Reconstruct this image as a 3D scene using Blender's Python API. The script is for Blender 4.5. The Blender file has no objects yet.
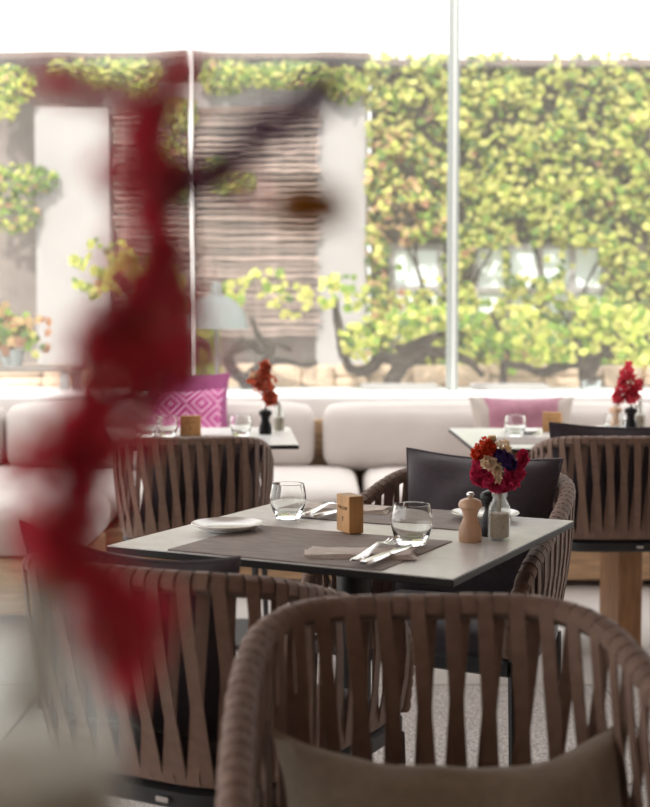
import bpy, bmesh, math, random
from mathutils import Vector, Matrix, Euler, noise

random.seed(7)
SC = bpy.context.scene
COL = SC.collection
PI = math.pi

# ------------------------------------------------------------------ camera
F_PX, W_PX, H_PX = 1300.0, 650.0, 807.0
EYE = Vector((0.0, 0.0, 1.175))
PITCH = math.atan(83.5 / F_PX)
cam_d = bpy.data.cameras.new('camera')
cam_d.sensor_fit = 'HORIZONTAL'
cam_d.sensor_width = 29.0
cam_d.lens = 29.0 * F_PX / W_PX
cam_d.clip_start = 0.02
cam_d.dof.use_dof = True
cam_d.dof.focus_distance = 2.70
cam_d.dof.aperture_fstop = 3.7
cam = bpy.data.objects.new('camera', cam_d)
COL.objects.link(cam)
cam.location = EYE
cam.rotation_euler = (PI / 2 - PITCH, 0, 0)
SC.camera = cam

# ------------------------------------------------------------------ light
world = bpy.data.worlds.new('hazy_sky')
SC.world = world
world.use_nodes = True
bg = world.node_tree.nodes['Background']
bg.inputs['Color'].default_value = (1.0, 0.985, 0.97, 1)
bg.inputs['Strength'].default_value = 2.0

sun_d = bpy.data.lights.new('sun', 'SUN')
sun_d.energy = 4.2
sun_d.angle = math.radians(3)
sun_d.color = (1.0, 0.95, 0.86)
sun = bpy.data.objects.new('sun', sun_d)
COL.objects.link(sun)
sun.location = (-6, -4, 12)
sun.rotation_euler = Vector((0.34, 1.0, -1.0)).to_track_quat('-Z', 'Y').to_euler()

SC.view_settings.view_transform = 'Standard'
SC.view_settings.look = 'None'
SC.view_settings.gamma = 1.0
SC.view_settings.use_curve_mapping = False
SC.view_settings.exposure = 0.42

# ------------------------------------------------------------------ measuring
_f = Vector((0, math.cos(PITCH), -math.sin(PITCH)))
_u = Vector((0, math.sin(PITCH), math.cos(PITCH)))
def ray(px, py):
    return Vector(((px - 325) / F_PX, 0, 0)) + _u * ((403.5 - py) / F_PX) + _f
def onz(px, py, z):
    d = ray(px, py)
    return EYE + d * ((z - EYE.z) / d.z)
def at(px, py, Y):
    d = ray(px, py)
    return EYE + d * (Y / d.y)

# ------------------------------------------------------------------ materials
MATS = {}
def mat(name, col, rough=0.6, metal=0.0, var=0.0, vscale=25.0, bump=0.0, bscale=120.0,
        spec=0.5, sheen=0.0, coat=0.0, stretch=(1, 1, 1), rand=0.0):
    m = bpy.data.materials.new(name)
    m.use_nodes = True
    nt = m.node_tree
    b = nt.nodes['Principled BSDF']
    b.inputs['Base Color'].default_value = (*col, 1)
    b.inputs['Roughness'].default_value = rough
    b.inputs['Metallic'].default_value = metal
    b.inputs['Specular IOR Level'].default_value = spec
    if sheen:
        b.inputs['Sheen Weight'].default_value = sheen
    if coat:
        b.inputs['Coat Weight'].default_value = coat
    tc = nt.nodes.new('ShaderNodeTexCoord')
    mp = nt.nodes.new('ShaderNodeMapping')
    mp.inputs['Scale'].default_value = stretch
    nt.links.new(tc.outputs['Object'], mp.inputs['Vector'])
    last = None
    if var:
        n = nt.nodes.new('ShaderNodeTexNoise')
        n.inputs['Scale'].default_value = vscale
        n.inputs['Detail'].default_value = 4
        nt.links.new(mp.outputs[0], n.inputs['Vector'])
        r = nt.nodes.new('ShaderNodeValToRGB')
        r.color_ramp.elements[0].position = 0.3
        r.color_ramp.elements[1].position = 0.7
        r.color_ramp.elements[0].color = (*[c * (1 - var) for c in col], 1)
        r.color_ramp.elements[1].color = (*[min(1, c * (1 + var)) for c in col], 1)
        nt.links.new(n.outputs['Fac'], r.inputs['Fac'])
        last = r.outputs['Color']
    if rand:
        oi = nt.nodes.new('ShaderNodeObjectInfo')
        hs = nt.nodes.new('ShaderNodeHueSaturation')
        mr = nt.nodes.new('ShaderNodeMapRange')
        mr.inputs['To Min'].default_value = 1 - rand
        mr.inputs['To Max'].default_value = 1 + rand
        nt.links.new(oi.outputs['Random'], mr.inputs['Value'])
        nt.links.new(mr.outputs[0], hs.inputs['Value'])
        if last:
            nt.links.new(last, hs.inputs['Color'])
        else:
            hs.inputs['Color'].default_value = (*col, 1)
        last = hs.outputs['Color']
    if last:
        nt.links.new(last, b.inputs['Base Color'])
    if bump:
        n2 = nt.nodes.new('ShaderNodeTexNoise')
        n2.inputs['Scale'].default_value = bscale
        n2.inputs['Detail'].default_value = 3
        nt.links.new(mp.outputs[0], n2.inputs['Vector'])
        bp = nt.nodes.new('ShaderNodeBump')
        bp.inputs['Strength'].default_value = bump
        bp.inputs['Distance'].default_value = 0.004
        nt.links.new(n2.outputs['Fac'], bp.inputs['Height'])
        nt.links.new(bp.outputs[0], b.inputs['Normal'])
    MATS[name] = m
    return m

def leaf_mat(name, col, tr=0.45):
    m = mat(name, col, rough=0.5, var=0.35, vscale=14, rand=0.25, spec=0.35)
    nt = m.node_tree
    b = nt.nodes['Principled BSDF']
    src = b.inputs['Base Color'].links[0].from_socket
    t = nt.nodes.new('ShaderNodeBsdfTranslucent')
    nt.links.new(src, t.inputs['Color'])
    mx = nt.nodes.new('ShaderNodeMixShader')
    mx.inputs['Fac'].default_value = tr
    nt.links.new(b.outputs[0], mx.inputs[1])
    nt.links.new(t.outputs[0], mx.inputs[2])
    nt.links.new(mx.outputs[0], nt.nodes['Material Output'].inputs['Surface'])
    return m

def glass_mat(name, col=(1, 1, 1), rough=0.0, ior=1.45):
    m = bpy.data.materials.new(name)
    m.use_nodes = True
    nt = m.node_tree
    nt.nodes.remove(nt.nodes['Principled BSDF'])
    g = nt.nodes.new('ShaderNodeBsdfGlass')
    g.inputs['Color'].default_value = (*col, 1)
    g.inputs['Roughness'].default_value = rough
    g.inputs['IOR'].default_value = ior
    nt.links.new(g.outputs[0], nt.nodes['Material Output'].inputs['Surface'])
    MATS[name] = m
    return m

def pane_mat(name, veil=0.06, tint=(0.97, 0.99, 0.98)):
    m = bpy.data.materials.new(name)
    m.use_nodes = True
    nt = m.node_tree
    nt.nodes.remove(nt.nodes['Principled BSDF'])
    tr = nt.nodes.new('ShaderNodeBsdfTransparent')
    tr.inputs['Color'].default_value = (*tint, 1)
    gl = nt.nodes.new('ShaderNodeBsdfGlossy')
    gl.inputs['Roughness'].default_value = 0.02
    lw = nt.nodes.new('ShaderNodeLayerWeight')
    lw.inputs['Blend'].default_value = 0.5
    pw = nt.nodes.new('ShaderNodeMath'); pw.operation = 'POWER'
    pw.inputs[1].default_value = 4.0
    nt.links.new(lw.outputs['Facing'], pw.inputs[0])
    fr = nt.nodes.new('ShaderNodeMath'); fr.operation = 'MULTIPLY_ADD'
    fr.inputs[1].default_value = 0.75; fr.inputs[2].default_value = 0.035
    nt.links.new(pw.outputs[0], fr.inputs[0])
    m1 = nt.nodes.new('ShaderNodeMixShader')
    nt.links.new(fr.outputs[0], m1.inputs['Fac'])
    nt.links.new(tr.outputs[0], m1.inputs[1])
    nt.links.new(gl.outputs[0], m1.inputs[2])
    tl = nt.nodes.new('ShaderNodeBsdfTranslucent')
    tl.inputs['Color'].default_value = (0.95, 0.93, 0.92, 1)
    m2 = nt.nodes.new('ShaderNodeMixShader')
    m2.inputs['Fac'].default_value = veil  # share of translucent white that paints a haze over the glass
    nt.links.new(m1.outputs[0], m2.inputs[1])
    nt.links.new(tl.outputs[0], m2.inputs[2])
    nt.links.new(m2.outputs[0], nt.nodes['Material Output'].inputs['Surface'])
    MATS[name] = m
    return m

mat('strap', (0.180, 0.106, 0.075), 0.75, var=0.12, vscale=60, bump=0.15, bscale=400, sheen=0.15, rand=0.10)
mat('rim_metal', (0.13, 0.085, 0.065), 0.6)
mat('black_metal', (0.012, 0.012, 0.014), 0.45)
mat('plum_fabric', (0.043, 0.031, 0.041), 0.9, var=0.15, vscale=90, bump=0.2, bscale=500, sheen=0.35)
mat('khaki_fabric', (0.27, 0.215, 0.155), 0.9, var=0.12, vscale=60, bump=0.25, bscale=400, sheen=0.3)
mat('sofa_fabric', (0.57, 0.52, 0.49), 0.9, var=0.04, vscale=6, bump=0.12, bscale=300, sheen=0.15)
mat('wood_warm', (0.52, 0.34, 0.20), 0.55, var=0.25, vscale=8, stretch=(1, 6, 6), bump=0.05)
mat('wood_leg', (0.27, 0.13, 0.055), 0.55, var=0.25, vscale=8, stretch=(6, 6, 1))
mat('wood_block', (0.50, 0.27, 0.10), 0.55, var=0.22, vscale=40, stretch=(1, 1, 0.25), bump=0.08)
mat('wood_mill', (0.62, 0.39, 0.25), 0.45, var=0.14, vscale=60, stretch=(1, 1, 0.15), coat=0.2)
mat('mill_black', (0.006, 0.005, 0.005), 0.4, spec=0.2)
mat('steel', (0.72, 0.70, 0.69), 0.22, metal=1.0)
mat('table_pale', (0.765, 0.755, 0.75), 0.26, spec=0.7, var=0.05, vscale=30, bump=0.03, bscale=500)
mat('table_edge', (0.018, 0.016, 0.015), 0.6, spec=0.3)
mat('mat_grey', (0.30, 0.255, 0.235), 0.8, var=0.16, vscale=18, stretch=(1, 4, 1), bump=0.25, bscale=350)
mat('porcelain', (0.80, 0.78, 0.76), 0.18, coat=0.4)
mat('napkin', (0.68, 0.60, 0.55), 0.9, var=0.1, vscale=40, bump=0.25, bscale=350)
mat('sand', (0.46, 0.39, 0.31), 0.95, var=0.28, vscale=350, bump=0.3, bscale=900)
mat('print_dark', (0.16, 0.09, 0.04), 0.7)
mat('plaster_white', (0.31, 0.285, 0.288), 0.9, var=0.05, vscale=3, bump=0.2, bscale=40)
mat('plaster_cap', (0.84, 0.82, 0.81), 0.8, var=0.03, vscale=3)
mat('terrace', (0.74, 0.72, 0.70), 0.85, var=0.06, vscale=4)
mat('stone_sand', (0.60, 0.44, 0.34), 0.9, var=0.3, vscale=9, bump=0.5, bscale=30, rand=0.2)
mat('mortar', (0.42, 0.34, 0.28), 0.95, var=0.2, vscale=20)
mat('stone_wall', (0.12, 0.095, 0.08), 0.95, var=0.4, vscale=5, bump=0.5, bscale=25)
mat('stone_grey', (0.19, 0.155, 0.145), 0.95, var=0.2, vscale=4, bump=0.4, bscale=25)
mat('bark', (0.045, 0.030, 0.026), 0.95, var=0.45, vscale=30, stretch=(1, 1, 0.4), bump=0.8, bscale=60)
mat('reed', (0.30, 0.22, 0.195), 0.8, var=0.25, vscale=12, rand=0.35)
mat('roof_brown', (0.13, 0.085, 0.07), 0.85, var=0.25, vscale=12)
mat('seal', (0.50, 0.50, 0.49), 0.4)
mat('frame_pale', (0.23, 0.25, 0.24), 0.35, spec=0.6)
mat('window_sky_tone', (0.88, 0.95, 0.98), 0.25, var=0.06, vscale=3, spec=0.8)  # near-white blue base paints reflected sky into the panes
mat('lamp_grey', (0.20, 0.215, 0.22), 0.6)
mat('planter_grey', (0.40, 0.43, 0.45), 0.8, var=0.1, vscale=12)
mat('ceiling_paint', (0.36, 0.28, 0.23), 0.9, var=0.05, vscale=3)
mat('wall_paint', (0.55, 0.46, 0.40), 0.9, var=0.08, vscale=3)
mat('floor_grit', (0.42, 0.385, 0.365), 0.9, var=0.55, vscale=130, bump=0.4, bscale=220)
mat('floor_smooth', (0.44, 0.40, 0.375), 0.6, var=0.06, vscale=5)
mat('grout', (0.22, 0.20, 0.19), 0.95)
mat('pink_fabric', (0.33, 0.14, 0.19), 0.9, var=0.12, vscale=30, bump=0.2, bscale=350, sheen=0.3)
mat('grey_trim', (0.44, 0.38, 0.34), 0.9)
mat('mauve_fabric', (0.38, 0.10, 0.26), 0.9, var=0.1, vscale=30, sheen=0.3)
mat('red_petal', (0.60, 0.050, 0.080), 0.7, var=0.3, vscale=60)
mat('magenta_petal', (0.55, 0.025, 0.10), 0.7, var=0.35, vscale=90)
mat('orange_petal', (0.62, 0.055, 0.012), 0.7, var=0.3, vscale=120)
mat('violet_petal', (0.055, 0.022, 0.13), 0.7, var=0.35, vscale=120)
mat('dusky_petal', (0.22, 0.10, 0.19), 0.8, var=0.3, vscale=90)
mat('cream_petal', (0.78, 0.62, 0.44), 0.8, var=0.2, vscale=120)
mat('straw', (0.75, 0.58, 0.38), 0.8, var=0.2, vscale=100)
mat('gold_petal', (0.50, 0.20, 0.02), 0.7, var=0.3, vscale=90)
mat('rust_petal', (0.50, 0.10, 0.05), 0.75, var=0.35, vscale=90)
mat('stem', (0.20, 0.13, 0.05), 0.8)
mat('console_wood', (0.26, 0.17, 0.11), 0.5, var=0.2, vscale=8, stretch=(1, 6, 6))
def see_through(name, tr):
    nt = MATS[name].node_tree
    b = nt.nodes['Principled BSDF']
    t = nt.nodes.new('ShaderNodeBsdfTranslucent')
    nt.links.new(b.inputs['Base Color'].links[0].from_socket, t.inputs['Color'])
    mx = nt.nodes.new('ShaderNodeMixShader')
    mx.inputs['Fac'].default_value = tr
    nt.links.new(b.outputs[0], mx.inputs[1])
    nt.links.new(t.outputs[0], mx.inputs[2])
    nt.links.new(mx.outputs[0], nt.nodes['Material Output'].inputs['Surface'])
for q in ('red_petal', 'magenta_petal', 'orange_petal', 'violet_petal', 'dusky_petal', 'cream_petal', 'straw', 'gold_petal', 'rust_petal'):
    see_through(q, 0.5)
leaf_mat('leaf_lime', (0.49, 0.51, 0.11))
leaf_mat('leaf_yellow', (0.60, 0.56, 0.17))
leaf_mat('leaf_green', (0.21, 0.32, 0.05))
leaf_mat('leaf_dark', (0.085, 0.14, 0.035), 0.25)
leaf_mat('leaf_orange', (0.56, 0.36, 0.18))
leaf_mat('leaf_rust', (0.40, 0.19, 0.11))
glass_mat('glass', (0.985, 0.99, 0.985))
pane_mat('window_glass', 0.046)  # milky share imitates the washed-out haze over the garden view
pane_mat('thin_glass', 0.10)  # milky share stands in for blurred reflections on the bottles

def pattern_fabric():
    m = mat('diamond_fabric', (0.55, 0.06, 0.28), 0.9, bump=0.2, bscale=350, sheen=0.3)
    nt = m.node_tree
    L = nt.links.new
    b = nt.nodes['Principled BSDF']
    tc = nt.nodes.new('ShaderNodeTexCoord')
    sp = nt.nodes.new('ShaderNodeSeparateXYZ')
    L(tc.outputs['Object'], sp.inputs[0])
    def mth(op, a, bb=None):
        n = nt.nodes.new('ShaderNodeMath'); n.operation = op
        for i, q in enumerate((a, bb)):
            if q is None: continue
            if isinstance(q, (int, float)): n.inputs[i].default_value = q
            else: L(q, n.inputs[i])
        return n.outputs[0]
    u = mth('ABSOLUTE', mth('SUBTRACT', mth('FRACT', mth('MULTIPLY', sp.outputs[0], 6.5)), 0.5))
    v = mth('ABSOLUTE', mth('SUBTRACT', mth('FRACT', mth('MULTIPLY', sp.outputs[2], 6.5)), 0.5))
    d = mth('ADD', u, v)
    s = mth('GREATER_THAN', mth('SINE', mth('MULTIPLY', d, 26.0)), 0.25)
    mx = nt.nodes.new('ShaderNodeMixRGB')
    mx.inputs[1].default_value = (0.52, 0.06, 0.27, 1)
    mx.inputs[2].default_value = (0.74, 0.40, 0.58, 1)
    L(s, mx.inputs[0])
    L(mx.outputs[0], b.inputs['Base Color'])
pattern_fabric()

# ------------------------------------------------------------------ mesh kit
class MB:
    def __init__(s):
        s.v = []; s.f = []; s.m = []
    def add(s, vs, fs, mi=0):
        o = len(s.v)
        s.v += [tuple(p) for p in vs]
        s.f += [tuple(i + o for i in q) for q in fs]
        s.m += [mi] * len(fs)
        return s
    def box(s, c, d, rot=None, bev=0.0, seg=2, mi=0):
        bm = bmesh.new()
        bmesh.ops.create_cube(bm, size=1.0)
        for v in bm.verts:
            v.co = Vector((v.co.x * d[0], v.co.y * d[1], v.co.z * d[2]))
        if bev:
            bmesh.ops.bevel(bm, geom=list(bm.edges), offset=bev, segments=seg, affect='EDGES', profile=0.5)
        bm.verts.index_update()
        R = Euler(rot).to_matrix() if rot else Matrix.Identity(3)
        c = Vector(c)
        s.add([R @ v.co + c for v in bm.verts], [[v.index for v in q.verts] for q in bm.faces], mi)
        bm.free()
        return s
    def tube(s, path, r, n=8, mi=0, caps=True):
        path = [Vector(p) for p in path]
        k = len(path)
        rr = r if isinstance(r, (list, tuple)) else [r] * k
        ref = None
        vs = []
        for i, p in enumerate(path):
            t = (path[min(i + 1, k - 1)] - path[max(i - 1, 0)]).normalized()
            if ref is None:
                ref = Vector((0, 0, 1)) if abs(t.z) < 0.9 else Vector((1, 0, 0))
            a = (ref - t * ref.dot(t)).normalized()
            ref = a
            b = t.cross(a)
            for j in range(n):
                w = 2 * PI * j / n
                vs.append(p + (a * math.cos(w) + b * math.sin(w)) * rr[i])
        fs = []
        for i in range(k - 1):
            for j in range(n):
                j2 = (j + 1) % n
                fs.append((i * n + j, i * n + j2, (i + 1) * n + j2, (i + 1) * n + j))
        if caps:
            fs.append(tuple(range(n - 1, -1, -1)))
            fs.append(tuple((k - 1) * n + j for j in range(n)))
        return s.add(vs, fs, mi)
    def lathe(s, prof, n=24, c=(0, 0, 0), mi=0, close=False):
        vs = []; fs = []
        for (r, z) in prof:
            for j in range(n):
                w = 2 * PI * j / n
                vs.append((c[0] + r * math.cos(w), c[1] + r * math.sin(w), c[2] + z))
        k = len(prof)
        for i in range(k if close else k - 1):
            i2 = (i + 1) % k
            for j in range(n):
                j2 = (j + 1) % n
                fs.append((i * n + j, i * n + j2, i2 * n + j2, i2 * n + j))
        if not close:
            fs.append(tuple(range(n - 1, -1, -1)))
            fs.append(tuple((k - 1) * n + j for j in range(n)))
        return s.add(vs, fs, mi)
    def soft_box(s, c, d, r, bulge=(0, 0, 0), n=10, mi=0):
        """rounded upholstered block"""
        idx = {}; vs = []; fs = []
        h = Vector(d) * 0.5
        def vert(p):
            key = tuple(round(q, 5) for q in p)
            if key in idx: return idx[key]
            q = Vector((p[0] * h.x, p[1] * h.y, p[2] * h.z))
            inner = Vector([max(-(h[a] - r), min(h[a] - r, q[a])) for a in range(3)])
            o = q - inner
            if o.length > 1e-9:
                o = o.normalized() * r
            q = inner + o
            for a in range(3):
                b1, b2 = [x for x in range(3) if x != a]
                q[a] += p[a] * bulge[a] * (1 - p[b1] ** 2) * (1 - p[b2] ** 2)
            idx[key] = len(vs); vs.append(q + Vector(c))
            return idx[key]
        def ax(i):
            t = -1 + 2 * i / n
            return math.copysign(abs(math.sin(t * PI / 2)) ** 0.85, t)
        g = [ax(i) for i in range(n + 1)]
        for a in range(3):
            b1, b2 = [x for x in range(3) if x != a]
            for sg in (-1, 1):
                for i in range(n):
                    for j in range(n):
                        q = []
                        for (ii, jj) in ((i, j), (i + 1, j), (i + 1, j + 1), (i, j + 1)):
                            p = [0, 0, 0]; p[a] = sg; p[b1] = g[ii]; p[b2] = g[jj]
                            q.append(vert(p))
                        flip = (sg > 0) == (a == 1)
                        fs.append(tuple(reversed(q)) if flip else tuple(q))
        return s.add(vs, fs, mi)
    def mesh(s, name, mats, smooth=True):
        me = bpy.data.meshes.new(name)
        me.from_pydata(s.v, [], s.f)
        for m in (mats if isinstance(mats, (list, tuple)) else [mats]):
            me.materials.append(MATS[m])
        if len(set(s.m)) > 1:
            me.polygons.foreach_set('material_index', s.m)
        if smooth:
            me.polygons.foreach_set('use_smooth', [True] * len(me.polygons))
            try:
                me.set_sharp_from_angle(angle=math.radians(40))
            except Exception:
                pass
        me.update()
        return me
    def build(s, name, mats, parent=None, loc=(0, 0, 0), rot=(0, 0, 0), smooth=True):
        return link(name, s.mesh(name, mats, smooth), parent, loc, rot)

def link(name, me, parent=None, loc=(0, 0, 0), rot=(0, 0, 0)):
    o = bpy.data.objects.new(name, me)
    COL.objects.link(o)
    o.parent = parent
    o.location = loc
    o.rotation_euler = rot
    return o
def tag(o, label, cat, group=None):
    o['label'] = label; o['category'] = cat
    if group: o['group'] = group
    return o
def thing(name, label, cat, loc=(0, 0, 0), rotz=0.0, group=None):
    o = link(name, None, None, loc, (0, 0, rotz))
    o.empty_display_size = 0.05
    return tag(o, label, cat, group)
def struct(o, label=None, cat=None):
    o['kind'] = 'structure'
    if label: o['label'] = label
    if cat: o['category'] = cat
    return o
def copy_tree(o, parent=None):
    c = o.copy(); COL.objects.link(c); c.parent = parent
    for ch in list(o.children):
        copy_tree(ch, c)
    return c
def smooth_path(pts, per=8):
    pts = [Vector(p) for p in pts]
    out = []
    for i in range(len(pts) - 1):
        p0 = pts[max(i - 1, 0)]; p1 = pts[i]; p2 = pts[i + 1]; p3 = pts[min(i + 2, len(pts) - 1)]
        for k in range(per):
            t = k / per
            out.append(0.5 * ((2 * p1) + (p2 - p0) * t + (2 * p0 - 5 * p1 + 4 * p2 - p3) * t * t
                              + (3 * p1 - p0 - 3 * p2 + p3) * t ** 3))
    out.append(pts[-1])
    return out
class Curve:
    def __init__(s, pts):
        s.p = pts; s.l = [0]
        for a, b in zip(pts, pts[1:]):
            s.l.append(s.l[-1] + (b - a).length)
        s.len = s.l[-1]
    def at(s, t):
        d = max(0.0, min(1.0, t)) * s.len
        i = 0
        while i < len(s.p) - 2 and s.l[i + 1] < d: i += 1
        q = (d - s.l[i]) / max(1e-9, s.l[i + 1] - s.l[i])
        return s.p[i].lerp(s.p[i + 1], q)
    def tan(s, t):
        return (s.at(min(1, t + 0.01)) - s.at(max(0, t - 0.01))).normalized()

# ================================================================== SETTING
# dining floor: gritty slabs up front, smooth pale strip by the sofas
fl = MB().box((0, 2.0, -0.06), (9.2, 10.9, 0.08)).build('floor', 'grout')
struct(fl, 'gritty grey slab floor under the dining tables', 'floor')
slab = MB().box((0, 0, -0.01), (0.894, 0.894, 0.04), bev=0.004, seg=1).mesh('paving_slab', 'floor_grit', False)
slab2 = MB().box((0, 0, -0.01), (1.494, 1.594, 0.04), bev=0.004, seg=1).mesh('smooth_slab', 'floor_smooth', False)
for i in range(10):
    for j in range(8):
        link('paving_slab', slab, fl, (-4.05 + 0.9 * i, 4.13 - 0.45 - 0.9 * j, -0.01))
for i in range(6):
    for j in range(2):
        link('paving_slab', slab2, fl, (-3.75 + 1.5 * i, 4.13 + 0.8 + 1.6 * j, -0.01))

ce = MB().box((0, 0.55, 3.0), (9.2, 8.3, 0.14)).build('ceiling', 'ceiling_paint', smooth=False)
struct(ce, 'plain roof slab over the dining tables', 'ceiling')
for nm, c, d in (('wall_shade_back', (0, -3.5, 1.46), (9.2, 0.12, 2.92)),  # unseen walls, added to hold back light from behind and the right
                 ('wall_shade_right', (4.6, 0.6, 1.46), (0.12, 8.2, 2.92))):
    struct(MB().box(c, d).build(nm, 'wall_paint', smooth=False), 'plain beige wall added out of view to dim the dining area', 'wall')

# low white wall behind the sofas, carrying the glass screen
lw = MB().box((0, 7.07, 0.375), (11, 0.56, 0.80), bev=0.012).build('wall_low', 'plaster_cap', smooth=False)
struct(lw, 'low white wall under the glass screen behind the sofas', 'wall')
GY = 7.3
edges = [-3.67, -2.21, -0.747, 0.713, 2.17, 3.63]
for k in range(5):
    a, b = edges[k], edges[k + 1]
    w = MB().box(((a + b) / 2, GY, 2.05), (b - a - 0.03, 0.012, 2.54)).build('window_%d' % (k + 1), 'window_glass', smooth=False)
    struct(w, 'tall clear glass screen pane', 'window')
for k, x in enumerate(edges):
    wd = 0.024 if k != 3 else 0.064
    t = MB().box((x, GY, 2.05), (wd, 0.03, 2.55), bev=0.004, seg=1)
    tr = t.build('trim_%d' % (k + 1), 'frame_pale' if k == 3 else 'plaster_cap', smooth=False)
    struct(tr, 'slim pale upright between two glass panes', 'trim')
    if k == 3:
        MB().box((x + 0.006, GY - 0.022, 2.05), (0.011, 0.012, 2.54), bev=0.003, seg=1).build('seal_strip', 'seal', tr, smooth=False)

# raised terrace beyond the glass
TZ = 0.70
te = MB().box((0, 9.9, TZ - 0.05), (14, 5.1, 0.1)).build('terrace', 'terrace', smooth=False)
struct(te, 'pale raised terrace beyond the glass', 'ground')

# stone kerb of the planting bed
kb = MB().box((0.1, 9.33, TZ + 0.07), (9.4, 0.16, 0.15)).build('wall_kerb', 'mortar', smooth=False)
struct(kb, 'low sandstone kerb of the planting bed', 'wall')
stones = []
for q in range(6):
    b = MB().box((0, 0, 0), (1, 1, 1), bev=0.16, seg=2)
    b.v = [tuple(Vector(p) + 0.09 * noise.noise_vector(Vector(p) * 1.7 + Vector((q * 5, 0, 0)))) for p in b.v]
    stones.append(b.mesh('stone', 'stone_sand'))
x = -4.5
while x < 4.7:
    w = random.uniform(0.16, 0.42)
    two = random.random() < 0.5
    rows = ((0.0, 0.075), (0.078, 0.085)) if two else ((0.0, 0.155),)
    for z0, h in rows:
        o = link('stone', random.choice(stones), kb, (x + w / 2, 9.235 + random.uniform(-0.012, 0.012), TZ + z0 + h / 2))
        o.scale = (w * 0.97, 0.14, h * 0.98)
    x += w

# garden building: white piers, blinds, grey stone flank, ivy wall
WY = 10.55
gw = MB()
gw.box((-1.9, WY + 0.15, 1.95), (4.5, 0.2, 2.5))
gwo = struct(gw.build('wall_garden', 'stone_grey', smooth=False), 'garden building wall behind the blinds', 'wall')
def pier(px0, px1, ztop):
    a = at(px0, 300, WY - 0.1).x; b = at(px1, 300, WY - 0.1).x
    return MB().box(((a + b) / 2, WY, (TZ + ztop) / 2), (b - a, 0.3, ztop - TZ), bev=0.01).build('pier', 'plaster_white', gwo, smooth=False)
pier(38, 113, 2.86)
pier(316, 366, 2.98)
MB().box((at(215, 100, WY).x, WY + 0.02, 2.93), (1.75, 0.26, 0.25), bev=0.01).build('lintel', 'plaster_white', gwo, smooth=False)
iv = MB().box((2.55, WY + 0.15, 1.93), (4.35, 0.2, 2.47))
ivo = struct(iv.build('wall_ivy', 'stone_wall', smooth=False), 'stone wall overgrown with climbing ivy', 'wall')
# eaves along the wall top
ev = MB().box((-1.9, WY, 3.24), (4.5, 0.5, 0.05)).build('trim_7', 'roof_brown', smooth=False)
struct(ev, 'thin brown eaves board along the wall top', 'trim')
cp = MB().box((1.55, WY, 3.20), (2.4, 0.34, 0.05)).build('trim_8', 'roof_brown', smooth=False)
struct(cp, 'thin brown coping on the ivy wall', 'trim')
cp2 = MB().box((3.4, WY + 0.1, 3.13), (2.0, 0.3, 0.05), rot=(0, 0.05, 0)).build('trim_9', 'roof_brown', smooth=False)
struct(cp2, 'sloping brown coping at the far end of the ivy wall', 'trim')

# windows in the ivy wall
wn = 6
for (x0, x1, y0, y1) in ((392, 440, 247, 345), (476, 604, 246, 350)):
    p0 = at(x0, y0, WY); p1 = at(x1, y1, WY)
    W_, H_ = p1.x - p0.x, p0.z - p1.z
    wo = struct(MB().box(((p0.x + p1.x) / 2, WY + 0.055, (p0.z + p1.z) / 2), (W_, 0.02, H_)).build('window_%d' % wn, 'window_sky_tone', smooth=False),
                'pale window set in the ivy wall', 'window')
    wn += 1
    n = max(1, round(W_ / 0.27))
    for k in range(n + 1):
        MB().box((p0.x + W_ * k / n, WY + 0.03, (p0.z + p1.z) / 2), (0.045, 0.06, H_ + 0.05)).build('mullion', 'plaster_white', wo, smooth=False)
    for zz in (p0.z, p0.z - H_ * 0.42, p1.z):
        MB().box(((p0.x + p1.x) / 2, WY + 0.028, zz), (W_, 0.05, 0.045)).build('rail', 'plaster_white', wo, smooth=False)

# ================================================================== CHAIRS
RIM_R, LOW_R = 0.0155, 0.013
half = [(0, -0.285, 0.803), (0.10, -0.284, 0.803), (0.175, -0.262, 0.801), (0.228, -0.205, 0.79),
        (0.253, -0.115, 0.765), (0.264, 0.0, 0.728), (0.268, 0.10, 0.695), (0.266, 0.185, 0.66), (0.26, 0.235, 0.61)]
post = [(0.253, 0.252, 0.55), (0.247, 0.250, 0.48)]
half = [(x * 0.94, y, z - 0.011) for x, y, z in half]; post = [(x * 0.94, y, z) for x, y, z in post]
upper = [(-x, y, z) for (x, y, z) in reversed(half[1:])] + half
RIM = Curve(smooth_path(upper, 6))
RIMALL = smooth_path([(-x, y, z) for (x, y, z) in reversed(post)] + upper + post, 6)
lowh = [(0, -0.235, 0.490), (0.10, -0.234, 0.490), (0.165, -0.215, 0.490), (0.21, -0.165, 0.490), (0.232, -0.08, 0.490),
        (0.24, 0.03, 0.490), (0.245, 0.14, 0.490), (0.245, 0.25, 0.490)]
lowh = [(x * 0.94, y, z) for x, y, z in lowh]
low = [(-x, y, z) for (x, y, z) in reversed(lowh[1:])] + lowh
LOW = Curve(smooth_path(low, 6))

def ribbon(pts, wid, nrm, half_w, th):
    vs = []; fs = []
    for p, t, n in zip(pts, wid, nrm):
        vs += [p + t * half_w + n * th, p - t * half_w + n * th, p - t * half_w, p + t * half_w]
    k = len(pts)
    for i in range(k - 1):
        for j in range(4):
            j2 = (j + 1) % 4
            fs.append((i * 4 + j, i * 4 + j2, i * 4 + 4 + j2, i * 4 + 4 + j))
    fs += [(3, 2, 1, 0), tuple(k * 4 - 4 + j for j in range(4))]
    return MB().add(vs, fs)

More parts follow.
